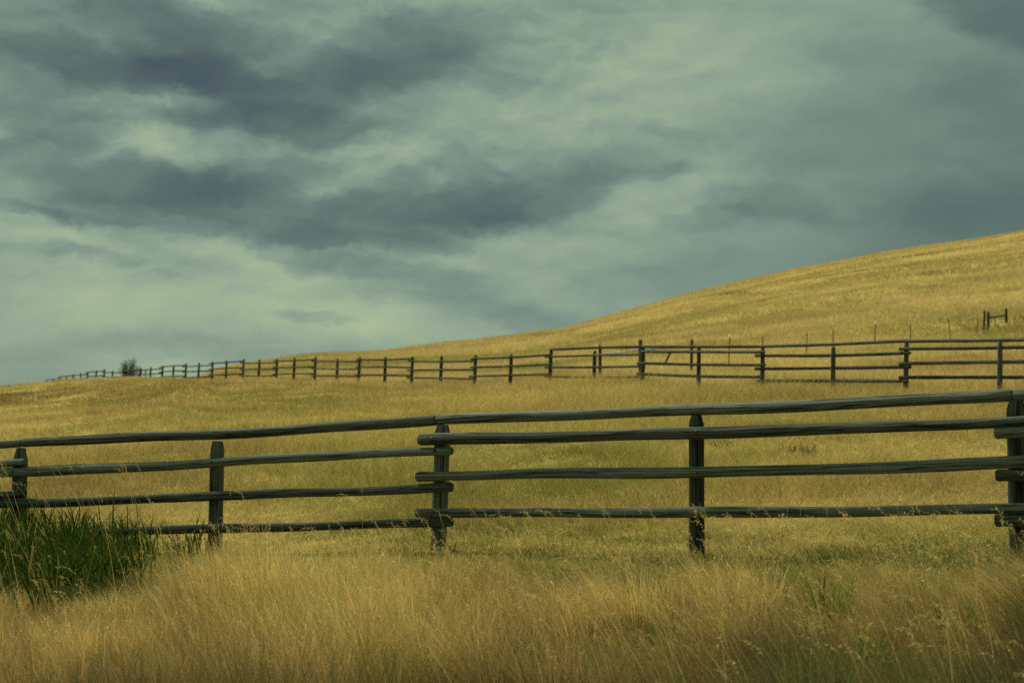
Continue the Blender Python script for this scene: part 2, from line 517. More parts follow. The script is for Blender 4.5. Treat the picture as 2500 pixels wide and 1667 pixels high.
def near_rail(pts, rad, name='rail', off=.125, lump=.075, bolts=()):
    SEED[0] += 1
    if not isinstance(pts[0], Vector):
        pts = [at(x, y, float(dn(x)) - off) for x, y in pts]
    P = resample(pts, max(14, int((pts[-1] - pts[0]).length / .22)))
    n = len(P)
    r = np.random.default_rng(SEED[0])
    ph = r.random(3) * 6.28
    P = [p + Vector((0, .006 * math.sin(i * .5 + ph[0]), .004 * math.sin(i * .7 + ph[1]))) if 0 < i < n - 1 else p for i, p in enumerate(P)]
    r0, r1 = rad if not np.isscalar(rad) else (rad, rad)
    R = [(r0 + (r1 - r0) * i / (n - 1)) * (1 + .03 * math.sin(i * .45 + ph[2])) for i in range(n)]
    V, Fc, U = log_geo(P, R, 18, lump, SEED[0])
    o = mesh_obj(name, V, Fc, WOOD, fence, U)
    for bx in bolts:
        # nearest sample of the log to that post
        X = (bx - 1250) / F * float(dn(bx))
        q = min(P, key=lambda p: abs(p.x - X)); k = P.index(q)
        if k + 1 < n and k > 0:
            a, b = (P[k - 1], P[k]) if P[k].x > X else (P[k], P[k + 1])
            if b.x != a.x: q = a + (b - a) * ((X - a.x) / (b.x - a.x))
        d = Vector((0, -1, .05)).normalized()
        bolt(o, q + d * R[k] * 1.0 + Vector((random.uniform(-.02, .02), 0, random.uniform(-.006, .012))))
    return o


def near_post(base, top, r, r_top, taper, seed):
    """base/top in world coordinates; the top is hewn narrower over `taper` metres"""
    ax = top - base; L = ax.length; d = ax / L
    b = base - d * .35
    pts, R = [], []
    n = 14
    T = L + .35
    for i in range(n):
        s = T * i / (n - 1) if i < n - 4 else None
        if s is None: break
        s = (T - taper) * i / (n - 5)
        pts.append(b + d * s); R.append(r * (1.05 - .05 * s / T))
    for s, rr in ((.35, r * .97), (.7, r_top + (r - r_top) * .35), (1., r_top)):
        pts.append(b + d * (T - taper + taper * s)); R.append(rr)
    V, Fc, U = log_geo(pts, R, 18, .035, seed, .10)
    return mesh_obj('post', V, Fc, WOOD, fence, U)


def ground_point(x, D):
    X = (x - 1250) * D / F / CP
    return Vector((X, D, gz(X, D)))


for i, (xt, yt, xb, D, r, rt, tp) in enumerate([(51.5, 1093, 40, 16.35, .084, .052, .20), (531.5, 1077, 523, 15.2, .075, .058, .13), (1081, 1037, 1070, 13.96, .076, .058, .11),
                                                (1700, 1013, 1702, 12.43, .068, .047, .11), (2481, 977, 2493, 10.93, .074, .05, .10)]):
    top = at(xt, yt, D)
    bx = at(xb, 1340, D).x
    near_post(Vector((bx, D + .03, gz(bx, D))), top, r, rt, tp, 40 + i)
# posts just outside the picture, left and right
PL = [Vector((-8.35, 17.65, 0)), Vector((-10.9, 18.9, 0))]
PR = [Vector((6.2, 9.43, 0)), Vector((8.5, 7.93, 0))]
for i, p in enumerate(PL + PR):
    z = gz(p.x, p.y)
    near_post(Vector((p.x, p.y, z)), Vector((p.x, p.y, z + 1.24)), .074, .052, .12, 60 + i)

# middle bays
near_rail([(57, 1080.5), (340, 1067), (625, 1056), (850, 1040), (1066, 1025.5)], (.053, .052), off=0., lump=.03)
near_rail([(-30, 1153), (64, 1151), (290, 1142), (510, 1131), (625, 1122), (850, 1110), (1103, 1101)], (.056, .044), bolts=(45, 525, 1062))
near_rail([(-30, 1230), (64, 1228), (320, 1220), (510, 1210.5), (625, 1206.5), (850, 1200.5), (1103, 1188.5)], (.052, .047), bolts=(45, 525, 1060))
near_rail([(-30, 1311), (400, 1293), (625, 1288.5), (850, 1281), (1103, 1274)], (.046, .044), bolts=(525, 1060))
near_rail([(1069, 1024.5), (1225, 1019), (1540, 1007), (1850, 995), (2150, 981.5), (2473, 964.5)], (.050, .049), off=0., lump=.02)
near_rail([(1025, 1073), (1225, 1068.5), (1540, 1061.6), (1850, 1052.5), (2250, 1040), (2560, 1024)], (.056, .043), bolts=(1062, 1695, 2485))
near_rail([(1020, 1163.5), (1225, 1158.5), (1540, 1154), (1850, 1149.5), (2200, 1139.6), (2560, 1126)], (.052, .044), bolts=(1062, 1695, 2485))
near_rail([(1018, 1251), (1225, 1251.5), (1850, 1250), (2200, 1246), (2560, 1240)], (.045, .042), bolts=(1060, 1690, 2485))
# left and right bays run on outside the picture
for (x, y), dz in (((54, 1081), .05), ((61, 1128.5), .05), ((58, 1205), .05), ((58, 1287), .05)):
    cap = y < 1100
    a = at(x, y, float(dn(x)) - (0 if cap else .125))
    e = Vector((PL[1].x - .15, PL[1].y - (0 if cap else .125), a.z - .36))
    near_rail([e, (a + e) / 2 + Vector((0, .06, -.01)), a], (.05, .046), off=0)
for (x, y), dz in (((2475, 967), .10), ((2430, 1057), .06), ((2433, 1160), .06), ((2430, 1270), .06)):
    cap = y < 1000
    a = at(x, y, float(dn(x)) - (0 if cap else .12))
    e = Vector((PR[1].x + .15, PR[1].y - (0 if cap else .11), a.z + .30))
    near_rail([a, (a + e) / 2 + Vector((0, -.03, -.01)), e], (.048, .048), off=0, lump=.05)

# ------------------------------------------------------------------ far fence
far = empty('log_fence', (6, 45, gz(6, 45)), 'far log fence with many thin posts running off left over the crest past a bush', 'fence')
for i, x in enumerate(FARX):
    D = farD[i]
    top = at(x + 1.5, FAR_TOP[i], D)
    if FAR_TOP[i] > 860 or i in (7,):
        pass
    base = at(x - 2 + random.uniform(-1.6, 1.6) * 40 / D, FAR_TOP[i] + 60, D)
    z = gz(base.x, D)
    b = Vector((base.x, D, z - .3)); ax = top - b
    pts = [b + ax * s for s in (0, .25, .5, .75, .93, 1)]
    V, Fc, U = log_geo(pts, [.074, .073, .072, .070, .066, .050], 10, .03, 300 + i, .12)
    mesh_obj('post', V, Fc, WOOD_FAR, far, U)
for i, (i0, i1, kind, a, b) in enumerate(FAR_RAILS):
    off = 0 if kind == 'cap' else .11
    A = at(*a, float(df(a[0])) - off); B = at(*b, float(df(b[0])) - off)
    mid = at((a[0] + b[0]) / 2, 0, float(df((a[0] + b[0]) / 2)) - off)
    M = (A + B) / 2; M.y = mid.y; M.x = mid.x
    M.z = A.z + (B.z - A.z) * ((M - A).length / ((M - A).length + (B - M).length)) + random.uniform(-.03, .02)
    P = resample([A, M, B], 12)
    rr = .048 if kind == 'cap' else .049 if i0 < 6 else .043
    V, Fc, U = log_geo(P, [rr * random.uniform(.92, 1.08) for _ in P], 10, .05, 500 + i, .2)
    mesh_obj('rail', V, Fc, WOOD_FAR, far, U)

# ------------------------------------------------------------------ wire fence behind the far fence
wf = empty('wire_fence', (25, 66, gz(25, 66)), 'wire fence on thin steel stakes and a few wooden posts behind the far log fence', 'fence')


def tube(name, pts, r, mat, parent, sides=6, seed=0):
    V, Fc, U = log_geo(pts, r, sides, 0.0, seed, .1)
    return mesh_obj(name, V, Fc, mat, parent, U)


WOODP = [(1465, 842, 0, 54.0, .062), (1563.5, 829, 0, 52.6, .075), (1689, 829, -1.5, 59.5, .062), (2404, 758, -3, 72.0, .066), (2412.5, 761, 0, 72.6, .074), (2456, 753, 1.5, 76.0, .074)]
for i, (x, y, lean, D, r) in enumerate(WOODP):
    t = at(x, y, D); b = at(x + lean, y + 60, D); z = gz(b.x, D)
    b = Vector((b.x, D, z - .3)); ax = t - b
    V, Fc, U = log_geo([b + ax * s for s in (0, .4, .8, .97, 1)], [r, r, r * .97, r * .93, r * .8], 10, .04, 700 + i, .15)
    o = mesh_obj('wooden_post', V, Fc, WOOD_FAR, wf, U)
    print('wire post', x, 'height', round(t.z - z, 2))
STAKES = [(1782, 824, -5, 62, 1), (1861.5, 822, 0, 62.5, 0), (1971, 812, -4, 63.5, 0), (2034, 803, 0, 64.5, 0), (2137, 791, -2, 66, 2), (2223, 791, -1, 67.5, 0), (2316, 778, 5, 69, 0), (2386, 769, 0, 71, 0),
          (2430, 774, 0, 74, 0), (2480, 768, 0, 78, 0)]
tops = []
for i, (x, y, lean, D, tip) in enumerate(STAKES):
    t = at(x, y, D); b = at(x + lean, y + 60, D); z = gz(b.x, D); b.z = z - .3; b.y = D
    # T-section stake
    V, Fc = [], []
    prof = [(-.022, -.004), (.022, -.004), (.022, .004), (.006, .004), (.006, .034), (-.006, .034), (-.006, .004), (-.022, .004)]
    for q in (b, t):
        V += [(q.x + u, q.y + w, q.z) for u, w in prof]
    Fc = [(k, (k + 1) % 8, 8 + (k + 1) % 8, 8 + k) for k in range(8)] + [tuple(range(7, -1, -1)), tuple(range(8, 16))]
    o = mesh_obj('steel_stake', V, Fc, RUST, wf, smooth=False)
    print('stake', x, 'height', round(t.z - z, 2))
    if tip:
        s = .055 if tip == 1 else .03
        V, Fc, U = log_geo([t + Vector((0, .01, -.02)), t + Vector((0, .01, .05)), t + Vector((0, .01, .12))], [s, s, s * .8], 8, 0, 1, .3)
        mesh_obj('cap', V, Fc, WHITE, o, U)
    tops.append((t, z, D))
# strands of wire
posts_line = [(at(x, y, D), gz(at(x, y, D).x, D)) for x, y, _, D, _ in WOODP[1:3]] + [(t, z) for t, z, _ in tops]
posts_line.sort(key=lambda p: p[0].x)
for h in (.35, .7, 1.02):
    pts = [Vector((p.x, p.y - .02, z + h)) for p, z in posts_line]
    tube('wire', pts, .0035, RUST, wf, 4)
# brace rail of the corner, diagonal brace
tube('brace_rail', [at(2413, 776, 72.5), at(2434, 773, 74.2), at(2455, 769.5, 75.9)], .05, WOOD_FAR, wf, 8, 3)
tube('diagonal_brace', [at(1639.5, 855, 57), at(1632, 870, 57), at(1622, 890, 57.2)], .042, WOOD_FAR, wf, 8, 4)
# pale loose strands hung between the posts beside the gap
V, Fc, U = [], [], []
r_ = np.random.default_rng(4)
for k in range(9):
    a = at(1470, 863 + r_.uniform(-1.5, 2), 53.8); b = at(1562, 853 + r_.uniform(-2.5, 2.5), 52.9); c = at(1575, 852 + r_.uniform(-2, 2), 53.3); d = at(1640 + r_.uniform(-15, 30), 848.5 + r_.uniform(-1, 1), 57)
    m1 = (a + b) / 2 + Vector((0, 0, -.02 - .03 * r_.random()))
    v, f, u = log_geo(resample([a, m1, b, c, d], 16), .009, 5, 0, k, .1)
    o_ = len(V); V += v; Fc += [tuple(i + o_ for i in q) for q in f]; U += u
props(mesh_obj('wire_bundle', V, Fc, WIRE, wf, U), 'pale sagging bundle of loose wire strands')

# ------------------------------------------------------------------ blades
class Blades:
    def __init__(s):
        s.v = []; s.f = []; s.b = []

    def blade(s, root, az, h, tilt, curl, w, val, seg=4, face=None):
        i0 = len(s.v)
        face = az + random.uniform(-1.2, 1.2) + math.pi / 2 if face is None else face
        wx, wy = math.cos(face) * w / 2, math.sin(face) * w / 2
        dx, dy = math.cos(az), math.sin(az)
        for k in range(seg + 1):
            q = k / seg
            hor = (tilt * q + curl * q * q) * h
            ver = h * (q - .38 * (abs(curl)) * q ** 2.4 - .25 * tilt * tilt * q)
            p = (root[0] + dx * hor, root[1] + dy * hor, root[2] + ver)
            if k < seg:
                k_ = (1 - q) ** .55 if q > .3 else .75 + .25 * q / .3
                s.v += [(p[0] - wx * k_, p[1] - wy * k_, p[2]), (p[0] + wx * k_, p[1] + wy * k_, p[2])]
                s.b += [val, val]
            else:
                s.v.append(p); s.b.append(val)
        for k in range(seg - 1):
            a = i0 + 2 * k
            s.f.append((a, a + 1, a + 3, a + 2))
        a = i0 + 2 * (seg - 1)
        s.f.append((a, a + 1, a + 2))
        return p, (dx, dy)

    def leaf(s, p, d, ln, w, val):
        d = Vector(d).normalized()
        ref = Vector((random.uniform(-1, 1), random.uniform(-1, 1), random.uniform(-1, 1)))
        a = d.cross(ref).normalized() * w / 2
        p = Vector(p); i = len(s.v)
        s.v += [tuple(p), tuple(p + d * ln * .45 + a), tuple(p + d * ln), tuple(p + d * ln * .45 - a)]
        s.b += [val] * 4
        s.f.append((i, i + 1, i + 2, i + 3))

    def head(s, p, d, n, ln, val):
        """loose nodding seed head"""
        p = Vector(p)
        dr = Vector((d[0], d[1], -.1)).normalized()
        for k in range(n):
            q = k / n
            c = p + dr * (ln * (q - .6)) + Vector((0, 0, -ln * .35 * q * q + .25 * ln * (.6 - q)))
            out_ = Vector((d[0] + random.uniform(-.8, .8), d[1] + random.uniform(-.8, .8), random.uniform(-.9, .5)))
            s.leaf(c, out_, random.uniform(.016, .034), random.uniform(.004, .007), min(1, val + .15))

    def mesh(s, name, mat):
        me = bpy.data.meshes.new(name)
        me.from_pydata(s.v, [], s.f)
        at_ = me.attributes.new('bl', 'FLOAT', 'POINT'); at_.data.foreach_set('value', np.array(s.b, 'f'))
        me.materials.append(mat)
        return me


class Field:
    """a stand of grass as one mesh: every blade is a curved tapering strip, seed heads are small spikelets"""

    def __init__(s):
        s.V = []; s.T = []; s.C = []; s.n = 0

    def add(s, v, t, c):
        s.V.append(v.reshape(-1, 3)); s.T.append(t.reshape(-1, 3) + s.n); s.C.append(c.reshape(-1, 3)); s.n += v.reshape(-1, 3).shape[0]

    def blades(s, root, az, h, tilt, curl, w, col, seg=3, lean=None, heads=None, droop=.38):
        N = len(h)
        q = np.linspace(0, 1, seg + 1)[None, :]
        hor = (tilt[:, None] * q + curl[:, None] * q * q) * h[:, None]
        lx = np.zeros(N) if lean is None else lean[:, 0]
        ly = np.zeros(N) if lean is None else lean[:, 1]
        ln2 = lx * lx + ly * ly
        ver = h[:, None] * (q * (1 - .3 * np.minimum(1.2, ln2))[:, None] - droop * np.abs(curl)[:, None] * q ** 2.4 - .25 * (tilt ** 2)[:, None] * q)
        ls = (q * .55 + .45 * q * q) * h[:, None]
        x = root[:, 0:1] + np.cos(az)[:, None] * hor + lx[:, None] * ls
        y = root[:, 1:2] + np.sin(az)[:, None] * hor + ly[:, None] * ls
        z = root[:, 2:3] + ver
        face = rng.uniform(0, 6.283, N)
        wx = np.cos(face) * w / 2; wy = np.sin(face) * w / 2
        k = np.where(q > .35, (1 - q * .999) ** .5, .8 + .2 * q / .35)
        P = np.stack([x, y, z], 2)
        Wv = np.stack([wx, wy, np.zeros(N)], 1)[:, None, :] * k[..., None]
        L = P[:, :seg] - Wv[:, :seg]; R = P[:, :seg] + Wv[:, :seg]
        nv = 2 * seg + 1
        VV = np.zeros((N, nv, 3))
        VV[:, 0:2 * seg:2] = L; VV[:, 1:2 * seg:2] = R; VV[:, -1] = P[:, -1]
        tr = []
        for i in range(seg - 1):
            o = 2 * i; tr += [(o, o + 1, o + 3), (o, o + 3, o + 2)]
        o = 2 * (seg - 1); tr.append((o, o + 1, o + 2))
        TT = np.arange(N)[:, None, None] * nv + np.array(tr)[None]
        s.add(VV, TT, np.repeat(col[:, None, :], nv, 1))
        if heads is not None and heads.any():
            I = np.nonzero(heads)[0]
            dirx = np.cos(az[I]) * curl[I] + lx[I]; diry = np.sin(az[I]) * curl[I] + ly[I]
            s.heads(P[I, -1], P[I, -1] - P[I, -2], np.stack([dirx, diry], 1), col[I])

    def heads(s, tip, tang, d, col, n=14, length=(.07, .14)):
        M = len(tip)
        tang = tang / np.linalg.norm(tang, axis=1, keepdims=True)
        ln = rng.uniform(*length, M)[:, None]
        q = (np.arange(n)[None] + rng.random((M, n)) * .8) / n
        c = tip[:, None, :] + tang[:, None, :] * ((q - .75) * ln)[..., None]
        sag = np.clip(q - .45, 0, 1) ** 2 * ln * .9
        c[..., 2] -= sag
        c[..., 0] += d[:, None, 0] * sag; c[..., 1] += d[:, None, 1] * sag
        out_ = tang[:, None, :] * .9 + rng.normal(0, .55, (M, n, 3)); out_[..., 2] -= q * .9
        out_ /= np.linalg.norm(out_, axis=2, keepdims=True)
        side = np.cross(out_, rng.normal(0, 1, (M, n, 3))); side /= np.linalg.norm(side, axis=2, keepdims=True)
        l_ = rng.uniform(.011, .024, (M, n, 1)) * (ln[..., None] / .11) ** .5; w_ = rng.uniform(.0028, .005, (M, n, 1)) * .5
        VV = np.stack([c, c + out_ * l_ * .45 + side * w_, c + out_ * l_, c + out_ * l_ * .45 - side * w_], 2)
        TT = np.arange(M * n)[:, None, None] * 4 + np.array([(0, 1, 2), (0, 2, 3)])[None]
        cc = np.repeat(np.clip(col * 1.12, 0, .8)[:, None, :], n * 4, 1)
        s.add(VV, TT, cc)

    def build(s, name, label, cat):
        V = np.concatenate(s.V).astype('f'); T = np.concatenate(s.T).astype('i'); c = np.concatenate(s.C)
        me = bpy.data.meshes.new(name)
        me.vertices.add(len(V)); me.vertices.foreach_set('co', V.ravel())
        me.loops.add(T.size); me.loops.foreach_set('vertex_index', T.ravel())
        me.polygons.add(len(T)); me.polygons.foreach_set('loop_start', np.arange(0, T.size, 3, dtype='i'))
        me.update(calc_edges=True)
        a = me.attributes.new('tint', 'FLOAT_COLOR', 'POINT')
        a.data.foreach_set('color', np.concatenate([c, np.ones((len(c), 1))], 1).astype('f').ravel())
        me.materials.append(GRASS)
        o = bpy.data.objects.new(name, me); C.objects.link(o)
        print(name, len(T), 'triangles')
        return props(o, label, cat, None, 'stuff')


STRAW = np.array([.54, .405, .142]); GOLD = np.array([.59, .450, .185]); OLIVE = np.array([.315, .285, .075]); GREEN = np.array([.135, .180, .040])
BROWN = np.array([.310, .212, .085]); DARK = np.array([.150, .120, .045])


def mixc(c, d, w):
    w = np.clip(w, 0, 1)[:, None]
    return c * (1 - w) + d[None] * w


def blob(px, py, x, y, rx, ry):
    return np.exp(-(((px - x) / rx) ** 2 + ((py - y) / ry) ** 2))


def vary(col, a=.30, hue=.06):
    n_ = len(col)
    k = 1 + rng.uniform(-a, a, n_)
    hshift = rng.normal(0, hue, n_)
    return np.clip(col * k[:, None] * np.stack([1 + hshift, np.ones(n_), 1 - hshift], 1), 0, .85)


def spread(n_per, *arrs):
    return [np.repeat(a, n_per, axis=0) for a in arrs]


def disc(n_, r):
    rr = r * np.sqrt(rng.random(n_)); th = rng.uniform(0, 6.283, n_)
    return rr, th


# ---- pasture between the fences (and the strip just in front of the near fence)
Fd = Field()
n_c = 26000
t = rng.uniform(-.58, .58, n_c)
xx = 1250 + t * F
d0 = dn(xx) - 2.6 * (1 - .3 * rng.random(n_c)); d1 = df(np.clip(xx, 60, 2660)) * 1.06
D = np.exp(np.log(d0) + (np.log(d1) - np.log(d0)) * rng.random(n_c))
X = t * D
Z = ground(X, D)
px, py = project(X, D, Z + .16)
big = fbm(N3, X / 5.5, D / 8.0, 4); fine = fbm(N4, X / 1.1, D / 1.6, 3); band = fbm(N2, X / 14, D / 3.2, 3)
col = np.tile(STRAW, (n_c, 1))
col = mixc(col, OLIVE * 1.15, .45 * sm(1300, 1220, py) * sm(985, 1030, py) * sm(300, 900, px))
col = mixc(col, OLIVE, sm(.44, .60, big) * .75)
col = mixc(col, BROWN, sm(.54, .70, band) * .5)
col = mixc(col, GREEN, sm(.60, .74, fine) * .3)
col = mixc(col, OLIVE * .55, blob(px, py, 800, 968, 280, 26) * 1.); col = mixc(col, GREEN * .75, blob(px, py, 810, 968, 200, 17) * .8)
col = mixc(col, OLIVE * .65, blob(px, py, 1350, 1105, 200, 40) * .85); col = mixc(col, GREEN, blob(px, py, 1380, 1100, 110, 25) * .3)
col = mixc(col, BROWN * .55, blob(px, py, 60, 964, 350, 25) * .95); col = mixc(col, DARK, blob(px, py, 30, 968, 220, 15) * .6)
col = mixc(col, BROWN * .65, blob(px, py, 420, 943, 230, 16) * .7); col = mixc(col, BROWN * .65, blob(px, py, 1060, 948, 230, 14) * .85)
col = mixc(col, BROWN * .8, blob(px, py, 250, 1170, 330, 70) * .7); col = mixc(col, BROWN * .8, blob(px, py, 560, 1090, 260, 22) * .6); col = mixc(col, OLIVE * .75, blob(px, py, 760, 1190, 240, 30) * .6)
col = mixc(col, OLIVE * .7, sm(.52, .66, fbm(N4, X / 7 + 11, D / 2.6, 3)) * .7); col = mixc(col, BROWN, blob(px, py, 2300, 1060, 300, 90) * .25)
col = mixc(col, DARK * .55, blob(px, py, 1800, 934, 85, 15) * 1.)
gnear = sm(-.1, .9, (D - dn(xx) + 2.2)) * (1 - sm(.6, 2.6, D - dn(xx)))
col = mixc(col, OLIVE * .8, gnear * .6); col = mixc(col, GREEN * .7, gnear * sm(.38, .58, fbm(N1, X / .9, D / .5, 3)) * .8)
col = mixc(col, STRAW * 1.04, blob(px, py, 1350, 965, 620, 30) * .75)
hgt = (.62 + .75 * fbm(N1, X / 2.3, D / 3.5, 3) + .60 * sm(20, 42, D)) * (1 - .55 * gnear) * (1 - .35 * sm(1150, 700, px) * sm(24, 40, D))
hgt *= np.where(rng.random(n_c) < .07, 1.5, 1.) * (1 + .45 * sm(1100, 1500, px) * sm(25, 33, D))
flat_ = sm(.5, .64, fbm(N2, X / 3.1 + 60, D / 3.6, 3))          # trampled places
per = 24
cx, cd, hh, ff = spread(per, X, D, hgt, flat_); cc = np.repeat(col, per, 0)
nb_ = len(cx)
sc = (cd / 13) ** .75
rr, th = disc(nb_, .16); rr = rr * sc
rx_, ry_ = cx + rr * np.cos(th), cd + rr * np.sin(th)
root = np.stack([rx_, ry_, ground(rx_, ry_) - .02], 1)
hb = rng.uniform(.10, .31, nb_) * hh * (1 - .35 * ff)
wind = math.pi + fbm(N4, cx / 2.2, cd / 3, 2) * 2.4 - 1.2
la = (.10 + .18 * ff) * rng.random(nb_)
Fd.blades(root, th + rng.normal(0, .9, nb_), hb, np.abs(rng.normal(0, .34, nb_)) + ff * .5, rng.uniform(.1, .7, nb_), rng.uniform(.0040, .0070, nb_) * sc, vary(cc, .36), 2,
          np.stack([np.cos(wind) * la, np.sin(wind) * la], 1), heads=(rng.random(nb_) < .008) & (cd < 24))
# matted thatch lying between the tufts
n_m = 86000
i_ = rng.integers(0, n_c, n_m)
rr, th = disc(n_m, .30); s_ = (D[i_] / 13) ** .75
rx_, ry_ = X[i_] + rr * s_ * np.cos(th), D[i_] + rr * s_ * np.sin(th)
Fd.blades(np.stack([rx_, ry_, ground(rx_, ry_) + rng.uniform(-.01, .06, n_m)], 1), rng.uniform(0, 6.28, n_m), rng.uniform(.10, .24, n_m) * s_ ** .5, rng.uniform(.7, 1.5, n_m), rng.uniform(.2, .9, n_m),
          rng.uniform(.004, .006, n_m) * s_, vary(mixc(col[i_], STRAW, rng.random(n_m) * .5), .36), 2)
Fd.build('pasture_grass', 'short straw and olive pasture grass between the two log fences', 'grass')

# ---- tall dry grass in the foreground
Fd = Field()
CLUMPS = [(2022, 8.9, .44, 46), (1668, 8.6, .38, 20), (2112, 7.8, .36, 24), (1640, 7.3, .34, 18), (2340, 8.2, .38, 18)]     # photo x, depth, height, blades


def fore_edge(x, t):
    e = dn(x) - 2.7 + 1.15 * sm(1600, 2350, x) + 1.5 * (fbm(N3, t * 26, t * 0 + 3, 3) - .5) + .5 * sm(300, -100, x)
    return np.where(x < 480, e - 1.3 * sm(500, 330, x) - .6 * sm(330, 0, x), e)


n_c = 6050
t = rng.uniform(-.72, .72, n_c)
xx = 1250 + t * F
edge = fore_edge(xx, t)
D = 3.8 + (edge - 3.8) * np.sqrt(rng.random(n_c))
X = t * D
clump = fbm(N1, X / .75 + 9, D / .8, 3)
keep = rng.random(n_c) < .14 + 1.0 * sm(.40, .56, clump)
t, xx, edge, D, X, clump = [q[keep] for q in (t, xx, edge, D, X, clump)]
n_c = len(X)
Z = ground(X, D)
px, py = project(X, D, Z + .35)
big = fbm(N2, X / 1.6 + 5, D / 1.3, 4); fine = fbm(N4, X / .45, D / .45, 3)
col = np.tile(STRAW * np.array([1.30, 1.26, 1.30]), (n_c, 1))
col = mixc(col, BROWN, blob(px, py, 80, 1640, 420, 110) * .6); col = mixc(col, BROWN * .8, blob(px, py, 1700, 1490, 220, 60) * .4)  # first patch paints the lens falloff of the bottom-left corner as brown
col = mixc(col, OLIVE, sm(.48, .64, big) * .42)
col = mixc(col, BROWN, sm(.52, .68, fine) * .30)
rt_ = sm(700, 1900, xx); near_dim = 1 - sm(6.8 + .3 * rt_, 8.6 + .3 * rt_, D)  # rises towards the camera: lens darkening of the bottom edge, painted into grass colour
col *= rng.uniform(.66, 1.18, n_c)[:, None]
col = mixc(col, BROWN * .62, near_dim * .85)
col = mixc(col, DARK, sm(.44, .60, fbm(N3, X / .7, D / .6, 3)) * near_dim * .75); col = mixc(col, DARK * .9, (1 - sm(6.0, 7.9, D)) * .85)  # dark weed patches, then the nearest rows dimmed further for the painted edge falloff
col = mixc(col, GREEN, sm(.56, .68, fbm(N1, X / .6 + 40, D / .6, 3)) * .45 * (1 - sm(7.2, 9.2, D)))
hgt = (.66 + .60 * fbm(N4, X / 1.1 + 8, D / 1.1, 3)) * rng.uniform(.8, 1.2, n_c) * (1 - .38 * sm(edge - 1.6, edge, D))
for cx_, cd_, ch_, cn_ in CLUMPS:
    hgt *= 1 - .50 * np.exp(-((X - (cx_ - 1250) / F * cd_) / .33) ** 2 - ((D - cd_ + .5) / .75) ** 2)
hgt *= 1 - .22 * sm(560, 300, xx) * sm(7.5, 9.5, D)
mac = fbm(N3, X / 1.05 + 20, D / 1.3, 3)
hgt *= .86 + .30 * sm(.34, .66, mac)
col *= (.80 + .32 * sm(.36, .62, mac))[:, None]
rightness = sm(700, 1900, xx)
wdir = math.pi + rng.normal(0, .5, n_c) + (fbm(N2, X / .9 + 90, D / .9, 2) - .5) * 2.2
wl = np.abs(.10 + .28 * rightness + rng.normal(0, .16, n_c))
per = 42
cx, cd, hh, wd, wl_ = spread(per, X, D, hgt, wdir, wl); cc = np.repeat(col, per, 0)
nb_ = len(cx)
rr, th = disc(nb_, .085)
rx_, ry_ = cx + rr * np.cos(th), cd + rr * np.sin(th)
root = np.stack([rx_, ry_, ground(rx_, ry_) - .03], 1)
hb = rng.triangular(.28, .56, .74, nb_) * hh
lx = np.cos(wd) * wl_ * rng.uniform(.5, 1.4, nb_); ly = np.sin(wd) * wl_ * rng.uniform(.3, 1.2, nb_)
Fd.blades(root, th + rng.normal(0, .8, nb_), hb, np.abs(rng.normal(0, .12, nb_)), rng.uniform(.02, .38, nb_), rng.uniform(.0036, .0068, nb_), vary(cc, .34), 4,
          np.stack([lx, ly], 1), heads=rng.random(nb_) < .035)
# lower brown growth filling the gaps
n_m = 135000
t = rng.uniform(-.72, .72, n_m); xx = 1250 + t * F
D = 3.8 + (dn(xx) - 1.5 - 3.8) * np.sqrt(rng.random(n_m)); X = t * D
cm = mixc(np.tile(BROWN * .62, (n_m, 1)), STRAW * .7, sm(.4, .62, fbm(N2, X / .8, D / .8, 3)) * .8 * sm(6.8, 8.8, D)); cm = mixc(cm, DARK, sm(.48, .62, fbm(N4, X / .6, D / .6, 3)) * .7)  # straw left out close to the camera, continuing the painted bottom-edge darkening
cm = mixc(cm, OLIVE * .62, sm(-3.0, -1.8, D - dn(xx)) * sm(420, 560, xx)); cm = mixc(cm, GREEN, sm(.58, .7, fbm(N1, X / .5 + 40, D / .5, 3)) * .6)
Fd.blades(np.stack([X, D, ground(X, D) - .02], 1), rng.uniform(0, 6.28, n_m), rng.uniform(.14, .38, n_m), np.abs(rng.normal(0, .45, n_m)), rng.uniform(.1, .9, n_m), rng.uniform(.003, .0055, n_m), vary(cm, .3), 3)
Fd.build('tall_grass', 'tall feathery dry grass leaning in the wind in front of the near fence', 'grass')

# ---- hillside
Fd = Field()
n_c = 60000
t = rng.uniform(-.52, .54, n_c)
xx = 1250 + t * F
d0 = df(np.clip(xx, 60, 2660)) * .96; d1 = np.interp(xx, SKYD[:, 0], SKYD[:, 1]) * 1.10
D = np.exp(np.log(d0) + (np.log(d1) - np.log(d0)) * rng.random(n_c))
X = t * D
Z = ground(X, D)
px, py = project(X, D, Z)
sx, sy = X / 46 + D / 160, D / 13 - X / 34        # streaks follow the contour of the slope
big = fbm(N3, sx, sy, 4); med = fbm(N1, X / 9, D / 7, 3); pat = fbm(N2, X / 70 + 4, D / 40, 3)
col = np.tile(GOLD, (n_c, 1))
col = mixc(col, OLIVE, sm(.50, .66, big) * .60)
col = mixc(col, BROWN, sm(.54, .68, med) * .5)
col = mixc(col, OLIVE, sm(.50, .64, pat) * .35)
col = mixc(col, DARK, blob(px, py, 2460, 800, 150, 30) * .8); col = mixc(col, OLIVE, blob(px, py, 2400, 815, 260, 40) * .6)
col = mixc(col, GREEN, blob(px, py, 1310, 905, 70, 12) * .5); col = mixc(col, OLIVE, blob(px, py, 1800, 905, 90, 12) * .6)
col = mixc(col, BROWN, blob(px, py, 720, 868, 130, 9) * .4)
